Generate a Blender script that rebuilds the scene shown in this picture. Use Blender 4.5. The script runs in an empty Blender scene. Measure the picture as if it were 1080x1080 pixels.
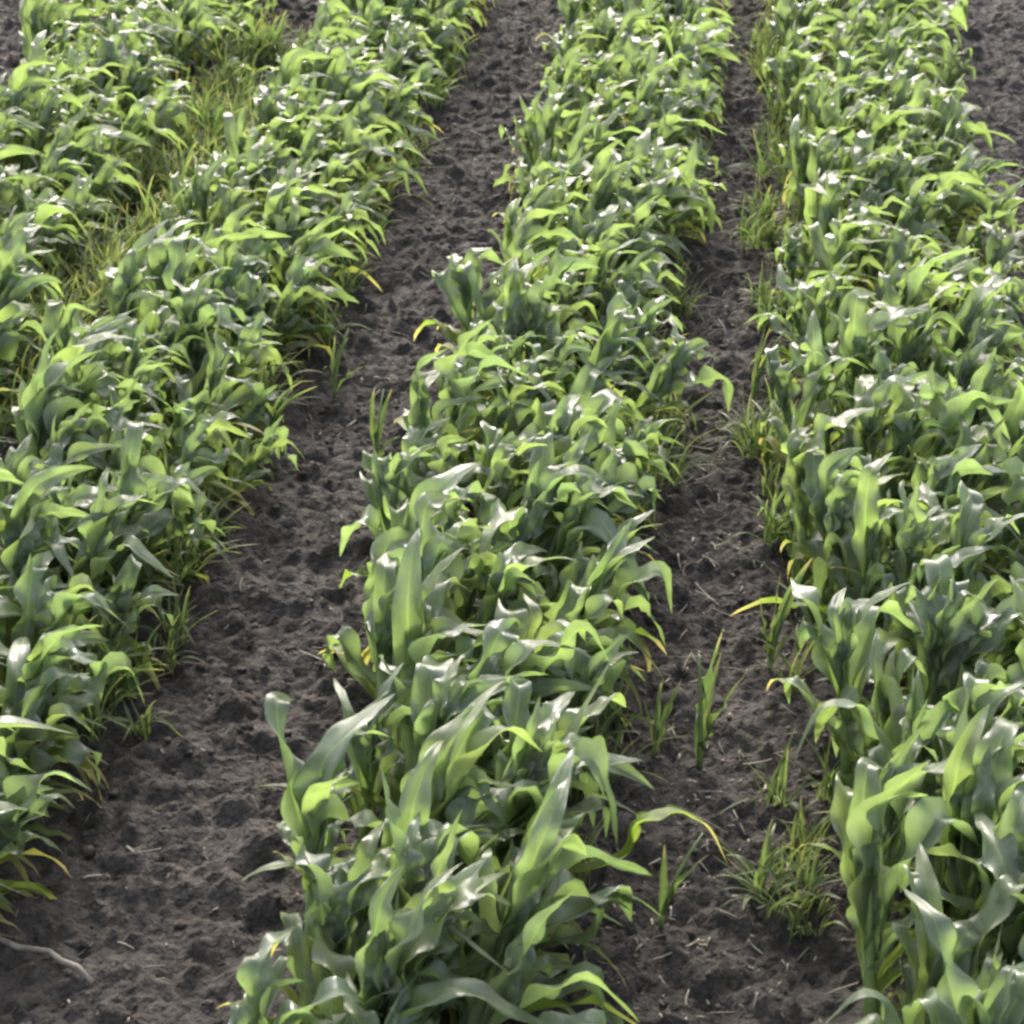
import bpy, math, random
import numpy as np
from mathutils import Vector, Matrix

R = math.radians
rng = random.Random(41)
nrs = np.random.RandomState(7)
scene = bpy.context.scene
COL = scene.collection

# ------------------------------------------------------------------ camera
CAM_H = 1.60
PITCH = R(28.0)
F = 1154.0 / math.tan(PITCH)                 # focal length in units of the 1080 px picture
YAW = math.atan(266.0 / F * math.cos(PITCH))
cam_d = bpy.data.cameras.new('camera')
cam = bpy.data.objects.new('camera', cam_d)
COL.objects.link(cam)
cam.location = (0, 0, CAM_H)
cam.rotation_euler = (math.pi / 2 - PITCH, 0, YAW)
cam_d.sensor_width = 36
cam_d.lens = F / 1080 * 36
cam_d.clip_end = 500
cam_d.dof.use_dof = True
cam_d.dof.focus_distance = 3.1
cam_d.dof.aperture_fstop = 14.0
scene.camera = cam
CM = cam.rotation_euler.to_matrix()


def ray(px, py):
    return CM @ Vector(((px - 540) / F, (540 - py) / F, -1.0))


def at_y(px, py, y):
    d = ray(px, py)
    k = y / d.y
    return Vector((d.x * k, d.y * k, CAM_H + d.z * k))


def at_z(px, py, z=0.0):
    d = ray(px, py)
    k = (z - CAM_H) / d.z
    return Vector((d.x * k, d.y * k, z))


def pix(p):
    v = CM.transposed() @ (Vector(p) - Vector((0, 0, CAM_H)))
    return 540 + F * v.x / -v.z, 540 - F * v.y / -v.z


# ------------------------------------------------------------------ world and sun
SUN_EL, SUN_AZ = R(29), R(-10)               # azimuth from +Y, negative is to the left
world = bpy.data.worlds.new('World')
scene.world = world
world.use_nodes = True
wn = world.node_tree
bg = wn.nodes['Background']
sky = wn.nodes.new('ShaderNodeTexSky')
sky.sky_type = 'NISHITA'
sky.sun_disc = False
sky.sun_elevation = SUN_EL
sky.sun_rotation = SUN_AZ
sky.air_density = 1.0
sky.dust_density = 5.0
sky.ozone_density = 1.0
hs = wn.nodes.new('ShaderNodeHueSaturation')   # thin white overcast in front of the blue
hs.inputs['Saturation'].default_value = 0.55
wn.links.new(sky.outputs['Color'], hs.inputs['Color'])
wn.links.new(hs.outputs['Color'], bg.inputs['Color'])
bg.inputs['Strength'].default_value = 0.15
sun_d = bpy.data.lights.new('sun', 'SUN')
sun_d.energy = 0.82
sun_d.angle = R(6)
sun_d.color = (1.0, 0.95, 0.87)
sun = bpy.data.objects.new('sun', sun_d)
COL.objects.link(sun)
sdir = Vector((math.sin(SUN_AZ) * math.cos(SUN_EL), math.cos(SUN_AZ) * math.cos(SUN_EL), math.sin(SUN_EL)))
sun.rotation_euler = (-sdir).to_track_quat('-Z', 'Y').to_euler()
scene.view_settings.view_transform = 'Standard'
scene.view_settings.look = 'None'
scene.view_settings.exposure = 1.97
scene.view_settings.gamma = 1.0
scene.render.filter_size = 2.7
scene.cycles.filter_width = 2.7
scene.cycles.max_bounces = 8
scene.cycles.transmission_bounces = 6
scene.cycles.use_denoising = True

# ------------------------------------------------------------------ materials


def new_mat(name):
    m = bpy.data.materials.new(name)
    m.use_nodes = True
    nt = m.node_tree
    return m, nt, nt.nodes['Principled BSDF'], nt.nodes['Material Output']


def nd(nt, typ, **kw):
    n = nt.nodes.new(typ)
    for k, v in kw.items():
        setattr(n, k, v)
    return n


def ramp(nt, stops, src):
    r = nt.nodes.new('ShaderNodeValToRGB')
    e = r.color_ramp.elements
    while len(e) < len(stops):
        e.new(0.5)
    for i, (p, c) in enumerate(stops):
        e[i].position = p
        e[i].color = tuple(c) + (1,)
    nt.links.new(src, r.inputs[0])
    return r


def leaf_material(name, stops, yellow, trans, rough=0.36, spec=0.5, ribs=True, tip=(1.02, 1.09)):
    """Blade with a pale midrib, fine parallel veins, mottling, a dry tip and light passing through it."""
    m, nt, p, out = new_mat(name)
    L = nt.links.new
    uv = nd(nt, 'ShaderNodeUVMap')
    sep = nd(nt, 'ShaderNodeSeparateXYZ')
    L(uv.outputs['UV'], sep.inputs[0])
    info = nd(nt, 'ShaderNodeObjectInfo')
    tc = nd(nt, 'ShaderNodeTexCoord')
    base = ramp(nt, stops, info.outputs['Random'])
    # mottling in the blade
    noi = nd(nt, 'ShaderNodeTexNoise')
    noi.inputs['Scale'].default_value = 26
    noi.inputs['Detail'].default_value = 4
    L(tc.outputs['Object'], noi.inputs['Vector'])
    mr = nd(nt, 'ShaderNodeMapRange')
    mr.inputs['From Min'].default_value = 0.3
    mr.inputs['From Max'].default_value = 0.7
    mr.inputs['To Min'].default_value = 0.75
    mr.inputs['To Max'].default_value = 1.25
    L(noi.outputs['Fac'], mr.inputs['Value'])
    mul = nd(nt, 'ShaderNodeMix', data_type='RGBA', blend_type='MULTIPLY')
    mul.inputs[0].default_value = 1.0
    L(base.outputs['Color'], mul.inputs[6])
    L(mr.outputs[0], mul.inputs[7])
    # paler towards the stalk, dry at the very tip
    rb = ramp(nt, [(0.0, (1, 1, 1)), (0.28, (0.0, 0.0, 0.0))], sep.outputs['Y'])
    mixb = nd(nt, 'ShaderNodeMix', data_type='RGBA')
    sc_ = nd(nt, 'ShaderNodeMath', operation='MULTIPLY')
    sc_.inputs[1].default_value = 0.45
    L(rb.outputs['Color'], sc_.inputs[0])
    L(sc_.outputs[0], mixb.inputs[0])
    L(mul.outputs[2], mixb.inputs[6])
    mixb.inputs[7].default_value = tuple(yellow) + (1,)
    add = nd(nt, 'ShaderNodeMath', operation='ADD')
    n2 = nd(nt, 'ShaderNodeMath', operation='MULTIPLY')
    n2.inputs[1].default_value = 0.12
    L(noi.outputs['Fac'], n2.inputs[0])
    L(sep.outputs['Y'], add.inputs[0])
    L(n2.outputs[0], add.inputs[1])
    rt = ramp(nt, [(tip[0], (0, 0, 0)), (tip[1], (1, 1, 1))], add.outputs[0])
    mixt = nd(nt, 'ShaderNodeMix', data_type='RGBA')
    L(rt.outputs['Color'], mixt.inputs[0])
    L(mixb.outputs[2], mixt.inputs[6])
    mixt.inputs[7].default_value = (0.33, 0.29, 0.14, 1)
    col = mixt.outputs[2]
    if ribs:
        ab = nd(nt, 'ShaderNodeMath', operation='SUBTRACT')
        ab.inputs[1].default_value = 0.5
        L(sep.outputs['X'], ab.inputs[0])
        ab2 = nd(nt, 'ShaderNodeMath', operation='ABSOLUTE')
        L(ab.outputs[0], ab2.inputs[0])
        rr = ramp(nt, [(0.02, (1, 1, 1)), (0.055, (0, 0, 0))], ab2.outputs[0])
        mh = nd(nt, 'ShaderNodeMath', operation='MULTIPLY')
        mh.inputs[1].default_value = 0.42
        L(rr.outputs['Color'], mh.inputs[0])
        mixr = nd(nt, 'ShaderNodeMix', data_type='RGBA')
        L(mh.outputs[0], mixr.inputs[0])
        L(col, mixr.inputs[6])
        mixr.inputs[7].default_value = (0.26, 0.36, 0.13, 1)
        col = mixr.outputs[2]
        vein = nd(nt, 'ShaderNodeMath', operation='SINE')
        vm = nd(nt, 'ShaderNodeMath', operation='MULTIPLY')
        vm.inputs[1].default_value = 150.0
        L(sep.outputs['X'], vm.inputs[0])
        L(vm.outputs[0], vein.inputs[0])
        bmp = nd(nt, 'ShaderNodeBump')
        bmp.inputs['Strength'].default_value = 0.45
        bmp.inputs['Distance'].default_value = 0.0006
        L(vein.outputs[0], bmp.inputs['Height'])
        b2 = nd(nt, 'ShaderNodeBump')
        b2.inputs['Strength'].default_value = 0.35
        b2.inputs['Distance'].default_value = 0.004
        L(noi.outputs['Fac'], b2.inputs['Height'])
        L(bmp.outputs['Normal'], b2.inputs['Normal'])
        L(b2.outputs['Normal'], p.inputs['Normal'])
    L(col, p.inputs['Base Color'])
    p.inputs['Roughness'].default_value = rough
    p.inputs['Specular IOR Level'].default_value = spec
    tr = nd(nt, 'ShaderNodeBsdfTranslucent')
    warm = nd(nt, 'ShaderNodeMix', data_type='RGBA', blend_type='MULTIPLY')
    warm.inputs[0].default_value = 1.0
    L(col, warm.inputs[6])
    warm.inputs[7].default_value = trans
    L(warm.outputs[2], tr.inputs['Color'])
    mx = nd(nt, 'ShaderNodeMixShader')
    mx.inputs[0].default_value = 0.52
    L(p.outputs[0], mx.inputs[1])
    L(tr.outputs[0], mx.inputs[2])
    L(mx.outputs[0], out.inputs['Surface'])
    return m


M_LEAF = leaf_material('maize_blade', [(0.0, (0.150, 0.192, 0.136)), (0.5, (0.166, 0.208, 0.136)), (1.0, (0.186, 0.222, 0.118))],
                       (0.15, 0.21, 0.06), (1.24, 1.44, 0.60, 1), rough=0.19, spec=1.0)
M_LOW = leaf_material('maize_lower_blade', [(0.0, (0.12, 0.19, 0.035)), (0.6, (0.17, 0.23, 0.05)), (1.0, (0.30, 0.29, 0.09))],
                      (0.22, 0.28, 0.08), (1.6, 1.6, 1.0, 1), rough=0.45, spec=0.4, tip=(0.72, 0.95))
M_GRASS = leaf_material('grass_blade', [(0.0, (0.092, 0.135, 0.060)), (0.6, (0.118, 0.158, 0.070)), (1.0, (0.150, 0.172, 0.085))],
                      (0.15, 0.2, 0.07), (1.4, 1.5, 0.8, 1), rough=0.5, spec=0.35, ribs=False, tip=(0.85, 1.05))

M_STALK, nt, p, out = new_mat('maize_stalk')
p.inputs['Roughness'].default_value = 0.45
tc = nd(nt, 'ShaderNodeTexCoord')
noi = nd(nt, 'ShaderNodeTexNoise')
noi.inputs['Scale'].default_value = 40
nt.links.new(tc.outputs['Object'], noi.inputs['Vector'])
r = ramp(nt, [(0.3, (0.11, 0.17, 0.05)), (0.7, (0.2, 0.26, 0.09))], noi.outputs['Fac'])
nt.links.new(r.outputs['Color'], p.inputs['Base Color'])


def soil_material(name, k=1.0):
    m, nt, p, out = new_mat(name)
    L = nt.links.new
    tc = nd(nt, 'ShaderNodeTexCoord')
    geo = nd(nt, 'ShaderNodeNewGeometry')
    n1 = nd(nt, 'ShaderNodeTexNoise')
    n1.inputs['Scale'].default_value = 3.2
    n1.inputs['Detail'].default_value = 8
    n1.inputs['Roughness'].default_value = 0.65
    L(geo.outputs['Position'], n1.inputs['Vector'])
    n2 = nd(nt, 'ShaderNodeTexNoise')
    n2.inputs['Scale'].default_value = 75
    n2.inputs['Detail'].default_value = 6
    n2.inputs['Roughness'].default_value = 0.7
    L(geo.outputs['Position'], n2.inputs['Vector'])
    r1 = ramp(nt, [(0.3, (0.044 * k, 0.0365 * k, 0.0322 * k)), (0.55, (0.068 * k, 0.0575 * k, 0.051 * k)), (0.75, (0.102 * k, 0.088 * k, 0.079 * k))], n1.outputs['Fac'])
    r2 = ramp(nt, [(0.3, (0.5, 0.5, 0.5)), (0.58, (1.05, 1.05, 1.05)), (0.75, (2.4, 2.3, 2.15))], n2.outputs['Fac'])
    mul = nd(nt, 'ShaderNodeMix', data_type='RGBA', blend_type='MULTIPLY')
    mul.inputs[0].default_value = 1
    L(r1.outputs['Color'], mul.inputs[6])
    L(r2.outputs['Color'], mul.inputs[7])
    L(mul.outputs[2], p.inputs['Base Color'])
    p.inputs['Roughness'].default_value = 0.88
    p.inputs['Specular IOR Level'].default_value = 0.3
    b = nd(nt, 'ShaderNodeBump')
    b.inputs['Strength'].default_value = 1.0
    b.inputs['Distance'].default_value = 0.014
    L(n2.outputs['Fac'], b.inputs['Height'])
    vo = nd(nt, 'ShaderNodeTexVoronoi')
    vo.inputs['Scale'].default_value = 85
    vo.inputs['Detail'].default_value = 2
    L(geo.outputs['Position'], vo.inputs['Vector'])
    bv = nd(nt, 'ShaderNodeBump', invert=True)
    bv.inputs['Strength'].default_value = 0.9
    bv.inputs['Distance'].default_value = 0.007
    L(vo.outputs['Distance'], bv.inputs['Height'])
    L(b.outputs['Normal'], bv.inputs['Normal'])
    L(bv.outputs['Normal'], p.inputs['Normal'])
    return m


M_SOIL = soil_material('field_soil')
M_CLOD = soil_material('soil_clod', 1.35)


def plain_mat(name, c0, c1, scale=30, rough=0.8):
    m, nt, p, out = new_mat(name)
    info = nd(nt, 'ShaderNodeNewGeometry')
    n = nd(nt, 'ShaderNodeTexNoise')
    n.inputs['Scale'].default_value = scale
    n.inputs['Detail'].default_value = 5
    nt.links.new(info.outputs['Position'], n.inputs['Vector'])
    r = ramp(nt, [(0.32, c0), (0.68, c1)], n.outputs['Fac'])
    nt.links.new(r.outputs['Color'], p.inputs['Base Color'])
    p.inputs['Roughness'].default_value = rough
    b = nd(nt, 'ShaderNodeBump')
    b.inputs['Strength'].default_value = 0.5
    b.inputs['Distance'].default_value = 0.002
    nt.links.new(n.outputs['Fac'], b.inputs['Height'])
    nt.links.new(b.outputs['Normal'], p.inputs['Normal'])
    return m


M_STRAW = plain_mat('dry_straw', (0.14, 0.115, 0.085), (0.40, 0.35, 0.28), 25)
M_TWIG = plain_mat('twig_bark', (0.11, 0.09, 0.075), (0.27, 0.225, 0.19), 60)
M_STONE = plain_mat('pale_stone', (0.22, 0.20, 0.19), (0.42, 0.39, 0.37), 60)

# ------------------------------------------------------------------ mesh helpers


def mesh_obj(name, verts, faces, mat, parent=None, uvs=None, smooth=True):
    me = bpy.data.meshes.new(name)
    me.from_pydata([tuple(v) for v in verts], [], faces)
    if uvs is not None:
        ul = me.uv_layers.new(name='UVMap')
        li = np.empty(len(me.loops), dtype=np.int32)
        me.loops.foreach_get('vertex_index', li)
        ul.data.foreach_set('uv', np.asarray(uvs, dtype=np.float32)[li].ravel())
    if smooth:
        me.polygons.foreach_set('use_smooth', [True] * len(me.polygons))
    me.materials.append(mat)
    me.update()
    o = bpy.data.objects.new(name, me)
    COL.objects.link(o)
    if parent is not None:
        o.parent = parent
    return o


def tag(o, label, cat, group=None):
    o['label'] = label
    o['category'] = cat
    if group:
        o['group'] = group
    return o


def empty(name, loc):
    o = bpy.data.objects.new(name, None)
    o.empty_display_size = 0.05
    o.location = loc
    COL.objects.link(o)
    return o


def tube(pts, radii, n=7):
    """Vertices and faces of a closed tube along pts."""
    verts, faces = [], []
    pts = [Vector(p) for p in pts]
    for i, q in enumerate(pts):
        d = (pts[min(i + 1, len(pts) - 1)] - pts[max(i - 1, 0)]).normalized()
        a = d.cross(Vector((0.31, 0.9, 0.2))).normalized()
        b = d.cross(a)
        for k in range(n):
            g = 2 * math.pi * k / n
            verts.append(q + (a * math.cos(g) + b * math.sin(g)) * radii[i])
    for i in range(len(pts) - 1):
        for k in range(n):
            faces.append((i * n + k, i * n + (k + 1) % n, (i + 1) * n + (k + 1) % n, (i + 1) * n + k))
    faces.append(tuple(range(n - 1, -1, -1)))
    faces.append(tuple((len(pts) - 1) * n + k for k in range(n)))
    return verts, faces


# ------------------------------------------------------------------ soil
def fbm(x, y, freq, octs, seed, gain=0.55):
    """Vectorised gradient-free value noise."""
    out = np.zeros_like(x)
    amp = 1.0
    tot = 0.0
    for o in range(octs):
        tab = np.random.RandomState(seed + o).rand(256, 256).astype(np.float32)
        fx, fy = x * freq + 17.3 * o, y * freq + 9.1 * o
        ix, iy = np.floor(fx).astype(int), np.floor(fy).astype(int)
        tx, ty = fx - ix, fy - iy
        tx = tx * tx * (3 - 2 * tx)
        ty = ty * ty * (3 - 2 * ty)
        g = lambda a, b: tab[a & 255, b & 255]
        v = (g(ix, iy) * (1 - tx) + g(ix + 1, iy) * tx) * (1 - ty) + (g(ix, iy + 1) * (1 - tx) + g(ix + 1, iy + 1) * tx) * ty
        out += amp * (v - 0.5)
        tot += amp
        amp *= gain
        freq *= 2.03
    return out / tot


ROWS = [  # name for labels, x of the row at its near and far end, first y, last y, half width of the sown band
    ('the middle row', -0.345, -0.262, 1.22, 7.2, 0.118),
    ('the right row', 0.325, 0.322, 1.22, 7.2, 0.142),
    ('the row left of the middle', -1.010, -0.985, 1.40, 7.2, 0.108),
    ('the far left row', -1.570, -1.720, 2.75, 7.4, 0.155),
]
GX = np.concatenate([-np.geomspace(80, 2.75, 26)[:-1], np.arange(-2.7, 1.5, 0.0075), np.geomspace(1.55, 80, 26)])
GY = np.concatenate([-np.geomspace(60, 0.6, 16), np.linspace(-0.5, 1.0, 20)[:-1], np.arange(1.0, 7.6, 0.0085), np.geomspace(7.65, 120, 30)])
XX, YY = np.meshgrid(GX, GY, indexing='ij')
ZZ = 0.045 * fbm(XX, YY, 2.2, 3, 11) + 0.055 * fbm(XX, YY, 9.0, 5, 31, 0.68)
for _, rx, rx1, _, _, _ in ROWS:                      # soil drawn up a little along each row
    ZZ += 0.016 * np.exp(-((XX - rx - (rx1 - rx) * np.clip((YY - 1.4) / 5.1, 0, 1)) / 0.13) ** 2)
# crumbs and clods standing out of the sheet
i0x, i0y = np.searchsorted(GX, -2.65), np.searchsorted(GY, 1.02)
CL = np.zeros_like(ZZ)
for _ in range(16000):
    cx, cy = nrs.uniform(-2.55, 1.35), nrs.uniform(1.1, 7.4)
    rad = 0.007 + 0.024 * nrs.rand() ** 5.0
    hgt = rad * nrs.uniform(0.3, 0.75)
    a0, a1 = np.searchsorted(GX, [cx - rad, cx + rad])
    b0, b1 = np.searchsorted(GY, [cy - rad, cy + rad])
    if a1 <= a0 or b1 <= b0:
        continue
    ex, an = nrs.uniform(0.7, 1.3), nrs.uniform(0, 3.14)
    dx, dy = XX[a0:a1, b0:b1] - cx, YY[a0:a1, b0:b1] - cy
    u = (dx * math.cos(an) + dy * math.sin(an)) / rad * ex
    v = (-dx * math.sin(an) + dy * math.cos(an)) / rad / ex
    h = hgt * np.clip(1 - (np.abs(u) ** 2.4 + np.abs(v) ** 2.4), 0, 1) ** 0.55
    CL[a0:a1, b0:b1] = np.maximum(CL[a0:a1, b0:b1], h)
ZZ += CL + 0.030 * fbm(XX, YY, 38.0, 3, 77, 0.95)
ZZ -= 0.012
nx, ny = ZZ.shape
co = np.stack([XX, YY, ZZ], -1).reshape(-1, 3).astype(np.float32)
idx = np.arange(nx * ny).reshape(nx, ny)
quads = np.stack([idx[:-1, :-1], idx[1:, :-1], idx[1:, 1:], idx[:-1, 1:]], -1).reshape(-1, 4)
me = bpy.data.meshes.new('soil_ground')
me.vertices.add(len(co))
me.vertices.foreach_set('co', co.ravel())
me.loops.add(quads.size)
me.loops.foreach_set('vertex_index', quads.ravel().astype(np.int32))
me.polygons.add(len(quads))
me.polygons.foreach_set('loop_start', np.arange(0, quads.size, 4, dtype=np.int32))
me.polygons.foreach_set('loop_total', np.full(len(quads), 4, dtype=np.int32))
me.polygons.foreach_set('use_smooth', np.ones(len(quads), dtype=bool))
me.update(calc_edges=True)
me.materials.append(M_SOIL)
ground = bpy.data.objects.new('soil_ground', me)
COL.objects.link(ground)
ground['kind'] = 'structure'


def gz(x, y):
    a = min(max(np.searchsorted(GX, x), 0), nx - 1)
    b = min(max(np.searchsorted(GY, y), 0), ny - 1)
    return float(ZZ[a, b])


# ------------------------------------------------------------------ leaves
NEAR_W = np.array([-1, -0.93, -0.8, -0.5, -0.12, 0, 0.12, 0.5, 0.8, 0.93, 1])
FAR_W = np.array([-1, -0.85, -0.4, 0, 0.4, 0.85, 1])
WIND = Vector((0.56, 0.83, -0.08)).normalized()


def toward(d, v, a):
    t = v - d * d.dot(v)
    return (d + t * a).normalized()


def width_profile(t):
    if t < 0.38:
        return 0.50 + 0.50 * math.sin(0.5 * math.pi * t / 0.38)
    k = (t - 0.38) / 0.62
    return max(0.0, 1 - k ** 1.55)


def blade_from_path(path, W, side0, fold0, wave, near, twist=0.0, rnd=rng, profile=width_profile):
    """Sheet of a leaf along a path of points: keeled near the stalk, flat and wavy further out."""
    us = NEAR_W if near else FAR_W
    n = len(path) - 1
    verts, uvs, faces = [], [], []
    s = side0.copy()
    curl = rnd.uniform(0.0, 0.3)
    fr = rnd.uniform(1.8, 4.8)
    ph = (rnd.uniform(0, 6.28), rnd.uniform(0, 6.28))
    for i, p in enumerate(path):
        t = i / n
        d = (path[min(i + 1, n)] - path[max(i - 1, 0)]).normalized()
        s = (s - d * d.dot(s)).normalized()
        if twist:
            s = (Matrix.Rotation(twist / n, 3, d) @ s).normalized()
        nr = d.cross(s).normalized()
        w = W * profile(t) * 0.5
        fold = fold0 * max(0.0, 1 - t ** 1.6) + 0.20
        env = math.sin(math.pi * min(1.0, t * 1.15)) if t < 0.87 else math.sin(math.pi * min(1.0, t * 1.0))
        for u in us:
            au = abs(u)
            wv = wave * w * au ** 1.6 * env * math.sin(6.28 * fr * t + ph[0 if u < 0 else 1])
            off = s * (u * w * math.cos(fold * au ** 0.5)) + nr * (au ** 1.3 * w * math.sin(fold) + wv - curl * w * au ** 7)
            verts.append(p + off)
            uvs.append((0.5 + 0.5 * u, t))
    m = len(us)
    for i in range(n):
        for k in range(m - 1):
            faces.append((i * m + k, i * m + k + 1, (i + 1) * m + k + 1, (i + 1) * m + k))
    return verts, faces, uvs


def leaf_path(base, az, el, L, droop, bpos, bwid, wind, n, rnd=rng, slack=0.25):
    d = Vector((math.cos(az) * math.cos(el), math.sin(az) * math.cos(el), math.sin(el)))
    side = Vector((-math.sin(az), math.cos(az), 0))
    ds = L / n
    p = Vector(base)
    path = [p.copy()]
    flut = rnd.uniform(-0.5, 0.5)
    lat = Vector((-math.sin(az), math.cos(az), 0)) * rnd.choice((-1, 1))
    down = Vector((0, 0, -1))
    norm = 0.0
    wts = []
    for i in range(n):
        t = (i + 0.5) / n
        g = slack * t + math.exp(-((t - bpos) / bwid) ** 2)
        wts.append(g)
        norm += g
    for i in range(n):
        t = (i + 0.5) / n
        d = toward(d, down, droop * wts[i] / norm)
        d = toward(d, WIND, wind * t / n * 2)
        d = toward(d, lat, abs(flut) * t / n)
        p = p + d * ds
        if p.z < 0.012:
            p.z = 0.012 + 0.002 * rnd.random()
        path.append(p.copy())
    return path, side


SPEC = [  # node height, length, width, starting elevation, droop, lower leaf?
    (0.008, 0.15, 0.012, 34, 1.4, True),
    (0.016, 0.18, 0.016, 40, 1.8, True),
    (0.024, 0.19, 0.020, 44, 2.1, True),
    (0.034, 0.20, 0.024, 48, 2.2, True),
    (0.040, 0.19, 0.014, 40, 2.3, True),
    (0.044, 0.20, 0.019, 52, 2.4, True),
    (0.048, 0.19, 0.024, 50, 2.4, False),
    (0.064, 0.205, 0.030, 55, 2.6, False),
    (0.080, 0.22, 0.035, 60, 2.7, False),
    (0.096, 0.23, 0.040, 65, 2.8, False),
    (0.112, 0.23, 0.043, 69, 2.8, False),
    (0.126, 0.22, 0.042, 73, 2.8, False),
    (0.138, 0.20, 0.038, 77, 2.7, False),
    (0.148, 0.165, 0.031, 81, 2.5, False),
    (0.155, 0.12, 0.022, 85, 1.8, False),
]


def leaf_parts(size, near, specs, wide=1.0, rnd=rng):
    """Blades of one plant round its own base, as (is lower leaf, verts, faces, uvs), and the stalk's centre line."""
    plane = rnd.uniform(0, math.pi)
    lean = Vector((rnd.uniform(-0.01, 0.05), rnd.uniform(-0.01, 0.04), 0))
    H = 0.165 * size

    def stem_at(z):
        k = z / H
        return Vector((lean.x * k * k, lean.y * k * k, z))
    blades = []
    for k, (nz, L, W, el, dr, low) in enumerate(specs):
        az = plane + math.pi * (k % 2) + rnd.gauss(0, 0.45)
        az = math.atan2(math.sin(az) + 0.98 * WIND.y, math.cos(az) + 0.98 * WIND.x)
        n = (30 if near else 17) if not low else 10
        s = size * rnd.uniform(0.82, 1.18)
        path, side = leaf_path(stem_at(nz * size), az, R(min(88, el + rnd.gauss(0, 8))), L * s * (1.0 if low else 1.03), dr * rnd.uniform(0.7, 1.35),
                               rnd.uniform(0.42, 0.74), rnd.uniform(0.02, 0.06),
                               rnd.uniform(0.3, 1.0) * (0.5 if low else 1.0), n, rnd, 0.3 if low else rnd.choice((0.03, 0.05, 0.08, 0.2)))
        v, f, uv = blade_from_path(path, W * s * wide * rnd.uniform(0.86, 1.22), side, rnd.uniform(0.35, 0.80),
                                   rnd.uniform(0.35, 1.15), near and not low, rnd.gauss(0, 0.6), rnd)
        blades.append((low, v, f, uv))
    return blades, [stem_at(H * k / 6) for k in range(7)]


STEM_R = [0.0085, 0.0082, 0.0075, 0.0066, 0.0055, 0.0042, 0.0025]


def maize(x, y, label, group, size=1.0, specs=SPEC, name='maize_plant', cat='maize plant', wide=1.0, thick=1.0, low_mat=None):
    root = empty(name, (x, y, gz(x, y) - 0.006))
    tag(root, label, cat, group)
    blades, line = leaf_parts(size, y < 3.4, specs, wide)
    v, f = tube(line, [r_ * size * thick for r_ in STEM_R], 8)
    mesh_obj('stalk', v, f, M_STALK, root)
    for low, v, f, uv in blades:
        mesh_obj('leaf', v, f, (low_mat or M_LOW) if low else M_LEAF, root, uv)
    return root


ORD = ['first', 'second', 'third', 'fourth', 'fifth', 'sixth', 'seventh', 'eighth', 'ninth', 'tenth', 'eleventh', 'twelfth',
       'thirteenth', 'fourteenth', 'fifteenth', 'sixteenth', 'seventeenth', 'eighteenth', 'nineteenth']
TENS = {20: ('twentieth', 'twenty'), 30: ('thirtieth', 'thirty'), 40: ('fortieth', 'forty'), 50: ('fiftieth', 'fifty'), 60: ('sixtieth', 'sixty'), 70: ('seventieth', 'seventy'), 80: ('eightieth', 'eighty'), 90: ('ninetieth', 'ninety')}
for _t in list(TENS):
    TENS[100 + _t] = tuple('hundred and ' + w for w in TENS[_t])


def ordinal(i):
    if i < 20:
        return ORD[i - 1]
    if i >= 100 and i % 100 < 20:
        return 'hundredth' if i == 100 else 'hundred and ' + ORD[i - 101]
    t = i // 10 * 10
    return TENS[t][0] if i == t else TENS[t][1] + '-' + ORD[i - t - 1]


SPOTS = []
for rname, xa, xb, y0, y1, hw in ROWS:
    y = y0
    k = 0
    while y < y1:
        k += 1
        off = 2 * ((k * 0.618034) % 1.0) - 1 + rng.gauss(0, 0.28)
        x = xa + (xb - xa) * (y - y0) / (y1 - y0) + hw * (1.0 if xa < -0.8 else 0.60 + 0.40 * min(1.0, max(0.0, (y - 1.6) / 0.9))) * max(-1.15, min(1.15, off))
        stray = y > 1.9 and rng.random() < 0.10
        if stray:
            x += rng.choice((-1, 1)) * rng.uniform(0.03, 0.09)
        vigour = 0.98 - 0.18 * min(1.0, max(0.0, (y - 1.5) / 2.2))
        size = vigour * (rng.uniform(0.55, 0.75) if stray else rng.uniform(0.84, 1.16))
        q0, q1 = pix((x, y, 0.0)), pix((x, y, 0.2))
        if -190 < q1[0] < 1150 and q0[1] > -12 and q1[1] < 1120:
            tilt = R(7 + 17 * max(-1.2, min(1.2, (x - xa - (xb - xa) * (y - y0) / (y1 - y0)) / 0.13)))
            SPOTS.append((y, x, size, rname, tilt))
        y += rng.uniform(0.019, 0.037) * (0.84 if y < 2.6 else 0.70)
SPOTS.sort()
PLANTS = []
ROOTS = []
count = {}
for y, x, size, rname, tilt in SPOTS[:300]:          # the three hundred nearest plants, each one a thing
    i = count[rname] = count.get(rname, 0) + 1
    look = 'tall broad-leaved' if size > 1.08 else 'short' if size < 0.80 else 'leafy green'
    rt = maize(x, y, f'{look} maize plant, {ordinal(i)} from the near end of {rname}', f'maize plants in {rname}', size)
    PLANTS.append((rname, i, x, y))
    rt.rotation_euler = (R(-5), tilt, 0)
    ROOTS.append(rt)


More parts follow.
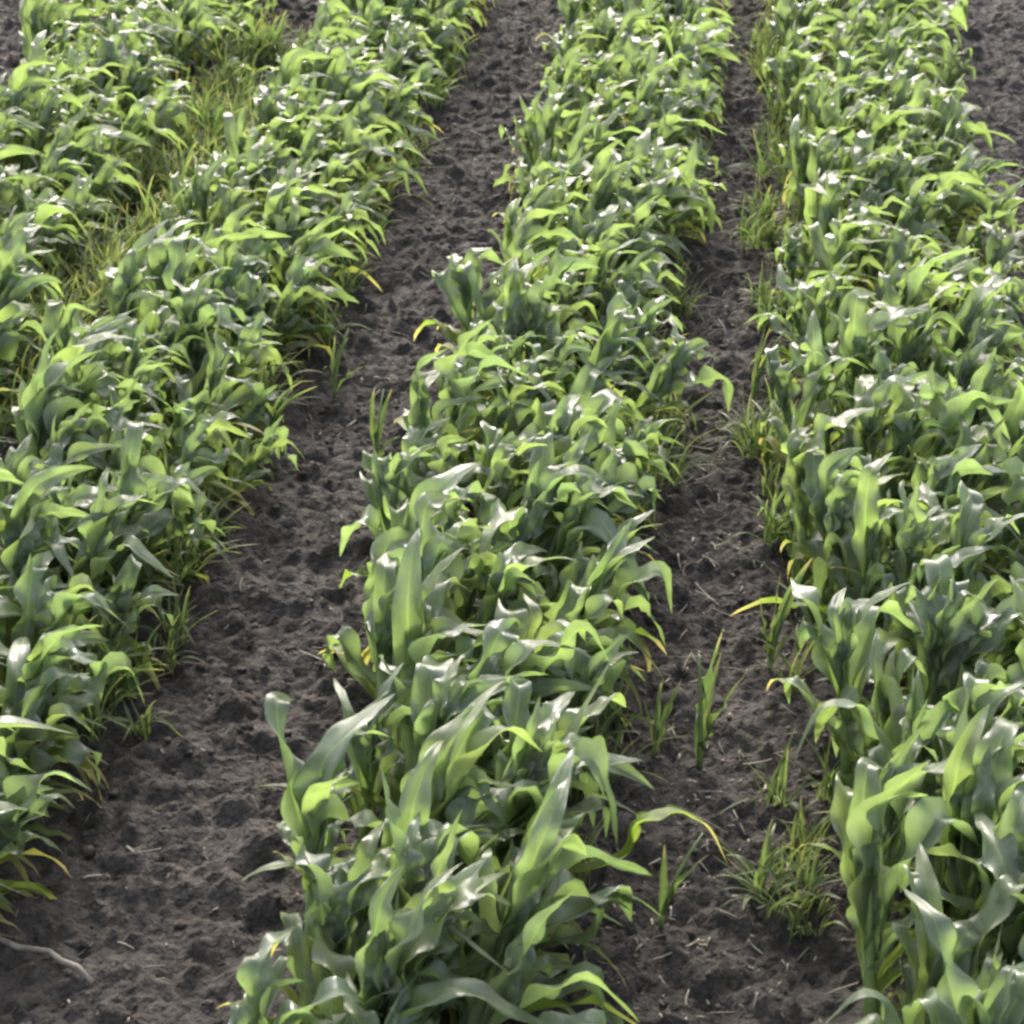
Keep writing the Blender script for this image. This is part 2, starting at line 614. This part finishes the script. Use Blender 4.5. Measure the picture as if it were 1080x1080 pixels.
def hero_leaf(pts, W, low=False, wave=0.3, fold=0.5):
    """A longer or lower blade that the photograph shows singly, grown from the stalk of the plant it stands at."""
    pts = [at_y(*q) for q in pts]
    rt = min(ROOTS, key=lambda r_: (r_.location.x - pts[0].x) ** 2 + (r_.location.y - pts[0].y) ** 2)
    pts = [Vector((rt.location.x, rt.location.y, max(0.03, pts[0].z * 0.8)))] + pts
    path = []
    ext = [pts[0] * 2 - pts[1]] + pts + [pts[-1] * 2 - pts[-2]]
    for i in range(1, len(ext) - 2):
        a, b, c, d = ext[i - 1:i + 3]
        for j in range(7):
            t = j / 7
            path.append(0.5 * ((2 * b) + (c - a) * t + (2 * a - 5 * b + 4 * c - d) * t * t + (3 * b - a - 3 * c + d) * t ** 3))
    path.append(pts[-1])
    for q in path:
        q.z = max(q.z, gz(q.x, q.y) + 0.004)
    d0 = path[-1] - path[0]
    side = d0.cross(Vector((0, 0.35, 1))).normalized()
    v, f, uv = blade_from_path([q - rt.location for q in path], W, side, fold, wave, True, 0.0, rng)
    inv = (Matrix.Rotation(rt.rotation_euler.y, 3, 'Y') @ Matrix.Rotation(rt.rotation_euler.x, 3, 'X')).transposed()
    mesh_obj('leaf', [inv @ q for q in v], f, M_LOW if low else M_LEAF, rt, uv)


hero_leaf([(640, 905, 1.93), (668, 866, 1.93), (706, 852, 1.94), (744, 868, 1.95), (768, 912, 1.93)], 0.040, True)
hero_leaf([(610, 985, 1.80), (640, 945, 1.80), (668, 944, 1.81), (704, 972, 1.82)], 0.034)
hero_leaf([(400, 960, 1.82), (372, 925, 1.84), (330, 912, 1.84), (285, 912, 1.82), (252, 930, 1.80)], 0.044, wave=0.5)
hero_leaf([(556, 842, 1.98), (585, 790, 2.02), (620, 735, 2.07), (648, 690, 2.10)], 0.066, wave=0.2, fold=0.35)
hero_leaf([(372, 835, 1.98), (340, 828, 1.98), (300, 826, 1.97), (262, 830, 1.95)], 0.032, wave=0.5)
hero_leaf([(505, 1000, 1.72), (506, 945, 1.73), (508, 905, 1.75), (516, 893, 1.80)], 0.046, wave=0.15)
hero_leaf([(985, 900, 1.95), (950, 915, 1.93), (915, 912, 1.92), (885, 935, 1.90)], 0.046, wave=0.5)
hero_leaf([(960, 1090, 1.62), (935, 1052, 1.63), (905, 1045, 1.63), (868, 1082, 1.62)], 0.042, wave=0.3)
hero_leaf([(930, 770, 2.12), (900, 740, 2.14), (865, 745, 2.12), (838, 800, 2.08)], 0.038, wave=0.5)

SEEDLING = [
    (0.008, 0.08, 0.010, 62, 1.4, True),
    (0.014, 0.13, 0.014, 74, 0.8, True),
    (0.022, 0.16, 0.017, 80, 0.6, True),
    (0.030, 0.15, 0.016, 84, 0.5, True),
]
for px_, py_, sz, lab in [
    (697, 968, 0.75, 'small upright maize seedling on bare soil right of the nearest middle row plants'),
    (738, 800, 1.15, 'tallest upright maize seedling in the gap right of the middle row'),
    (397, 486, 0.80, 'stunted maize seedling in the soil gap left of the middle row'),
    (352, 408, 0.85, 'lone maize seedling at the right edge of the row left of the middle'),
    (812, 700, 0.95, 'maize seedling in the right gap beside low leaves of the right row'),
    (690, 790, 0.70, 'tiny maize seedling close under the middle row leaves, left of the tallest seedling'),
    (795, 420, 0.90, 'far maize seedling in the weedy gap left of the right row'),
]:
    q = at_z(px_, py_)
    maize(q.x, q.y, lab, 'stray maize seedlings between the rows', sz, SEEDLING, 'maize_seedling', 'maize seedling', 1.1, 0.5, M_GRASS)

V, Fc, U, MI = [], [], [], []
for y, x, size, rname, tilt in SPOTS[300:]:          # the rest, farther up the rows
    o3 = Vector((x, y, gz(x, y) - 0.006))
    tm = Matrix.Rotation(tilt, 3, 'Y') @ Matrix.Rotation(R(-5), 3, 'X')
    blades, line = leaf_parts(size, False, SPEC)
    tv, tf = tube(line, [r_ * size for r_ in STEM_R], 6)
    for mi, v, f, uv in [(2, tv, tf, [(0.3, 0.1)] * len(tv))] + [(1 if low else 0, v, f, uv) for low, v, f, uv in blades]:
        o = len(V)
        V += [tm @ q + o3 for q in v]
        U += uv
        Fc += [tuple(a + o for a in q) for q in f]
        MI += [mi] * len(f)
far = mesh_obj('maize_crop', V, Fc, M_LEAF, None, U)
far.data.materials.append(M_LOW)
far.data.materials.append(M_STALK)
far.data.polygons.foreach_set('material_index', MI)
far['kind'] = 'stuff'
tag(far, 'mass of small maize plants filling the far parts of the rows', 'maize crop')

# ------------------------------------------------------------------ weeds and thin grass


def tuft_mesh(nb, Lm, Wm, spread, rnd):
    V, Fc, U = [], [], []
    spread *= 1.0 if nb < 18 else 1.6 if nb < 29 else 3.4
    for _ in range(nb):
        az = rnd.uniform(0, 6.283)
        b = Vector((max(-spread, min(spread, rnd.gauss(0, spread))), max(-spread, min(spread, rnd.gauss(0, spread))), -0.004))
        L = Lm * rnd.uniform(0.5, 1.2)
        path, side = leaf_path(b, az, R(rnd.uniform(42, 88)), L, rnd.uniform(0.4, 2.3), rnd.uniform(0.4, 0.75), 0.25, rnd.uniform(0.1, 0.7), 9, rnd)
        v, f, u = blade_from_path(path, Wm * rnd.uniform(0.6, 1.3), side, 0.5, 0.1, False, rnd.gauss(0, 0.5), rnd)
        o = len(V)
        V += v
        U += u
        Fc += [tuple(a + o for a in q) for q in f]
    return V, Fc, U


used = {}


def tuft(x, y, nb, Lm, Wm, where, spread=0.011):
    used[where] = used.get(where, 0) + 1
    lab = f'thin grass tuft {where}, {ordinal(used[where])} from the near end'
    v, f, u = tuft_mesh(nb, Lm, Wm, spread, rng)
    o = mesh_obj('grass_tuft', v, f, M_GRASS, None, u)
    o.location = (x, y, gz(x, y))
    tag(o, lab, 'weed', 'grass weeds ' + where)
    return o


def scatter(n, x0, x1, y0, y1, where, nb=(5, 12), Lm=(0.1, 0.2), Wm=(0.004, 0.008)):
    for y in sorted(rng.uniform(y0, y1) for _ in range(n)):
        tuft(rng.uniform(x0, x1), y, rng.randint(*nb), rng.uniform(*Lm), rng.uniform(*Wm), where)


scatter(86, -1.42, -1.17, 3.0, 5.6, 'between the two left rows', (30, 44), (0.09, 0.16), (0.004, 0.010))
scatter(88, -0.92, -0.76, 2.25, 5.6, 'right of the row left of the middle', (12, 22), (0.08, 0.17), (0.004, 0.010))
scatter(60, -0.17, -0.06, 2.0, 6.4, 'right of the middle row', (13, 22), (0.06, 0.14), (0.004, 0.009))
scatter(64, 0.06, 0.18, 1.9, 6.4, 'left of the right row', (13, 24), (0.06, 0.15), (0.004, 0.009))

# ------------------------------------------------------------------ litter, twig, stones


def rod(a, b, r0, r1, rnd, n=5, bend=0.1):
    a, b = Vector(a), Vector(b)
    L = (b - a).length
    off = Vector((rnd.uniform(-1, 1), rnd.uniform(-1, 1), rnd.uniform(-0.1, 0.3))) * L * bend
    pts = [a.lerp(b, k / 4) + off * math.sin(math.pi * k / 4) for k in range(5)]
    return tube(pts, [r0 + (r1 - r0) * k / 4 for k in range(5)], n)


V, Fc = [], []
for _ in range(5200):
    x, y = rng.uniform(-2.2, 1.2) if rng.random() < 0.75 else rng.uniform(-0.16, 0.16), rng.uniform(1.3, 7.0)
    L = 0.006 + 0.045 * rng.random() ** 3.5
    an = rng.uniform(0, 6.28)
    x2, y2 = x + L * math.cos(an), y + L * math.sin(an)
    rr = rng.uniform(0.0006, 0.0020)
    v, f = rod((x, y, gz(x, y) + rr), (x2, y2, gz(x2, y2) + rr + 0.3 * L * rng.random() ** 2), rr, rr * 0.6, rng)
    o = len(V)
    V += v
    Fc += [tuple(a + o for a in q) for q in f]
lit = mesh_obj('straw_litter', V, Fc, M_STRAW)
lit['kind'] = 'stuff'
tag(lit, 'small pale bits of straw and dead stalk strewn over the dark soil', 'straw litter')

# loose crumbs of soil
V, Fc = [], []
ico = [(0, 0, 1)] + [(0.894 * math.cos(k * 1.2566), 0.894 * math.sin(k * 1.2566), 0.447) for k in range(5)] + \
      [(0.894 * math.cos(k * 1.2566 + 0.628), 0.894 * math.sin(k * 1.2566 + 0.628), -0.447) for k in range(5)] + [(0, 0, -1)]
icf = [(0, k + 1, (k + 1) % 5 + 1) for k in range(5)] + [(k + 1, k + 6, (k + 1) % 5 + 1) for k in range(5)] + \
      [((k + 1) % 5 + 1, k + 6, (k + 1) % 5 + 6) for k in range(5)] + [(11, (k + 1) % 5 + 6, k + 6) for k in range(5)]
for _ in range(15000):
    x, y = rng.uniform(-2.2, 1.2), 1.2 + 5.6 * rng.random() ** 1.3
    r_ = 0.0015 + 0.006 * rng.random() ** 4
    sc3 = [r_ * rng.uniform(0.8, 1.6), r_ * rng.uniform(0.8, 1.6), r_ * rng.uniform(0.4, 0.8)]
    c = Vector((x, y, gz(x, y) + r_ * 0.3))
    o = len(V)
    for q in ico:
        k = rng.uniform(0.75, 1.2)
        V.append(c + Vector((q[0] * sc3[0] * k, q[1] * sc3[1] * k, q[2] * sc3[2] * k)))
    Fc += [tuple(a + o for a in q) for q in icf]
crumbs = mesh_obj('soil_crumbs', V, Fc, M_CLOD)
crumbs['kind'] = 'stuff'
tag(crumbs, 'loose dark crumbs and small clods of earth lying between the rows', 'soil crumbs')


def twig(pix_pts, radii, label, z=0.012, mat=M_TWIG, name='twig', cat='twig'):
    pts = []
    for (px_, py_) in pix_pts:
        q = at_z(px_, py_, 0.01)
        pts.append(Vector((q.x, q.y, gz(q.x, q.y) + z)))
    o0 = pts[0].copy()
    v, f = tube([p - o0 for p in pts], radii, 8)
    o = mesh_obj(name, v, f, mat)
    o.location = o0
    return tag(o, label, cat)


twig([(-14, 984), (18, 994), (52, 1001), (64, 1008), (82, 1024), (98, 1036)], [0.003, 0.0034, 0.003, 0.0038, 0.0034, 0.0026],
     'bent pale twig lying on bare soil at the lower left')

print('PLANTS', len(PLANTS), 'objects', len(bpy.data.objects))
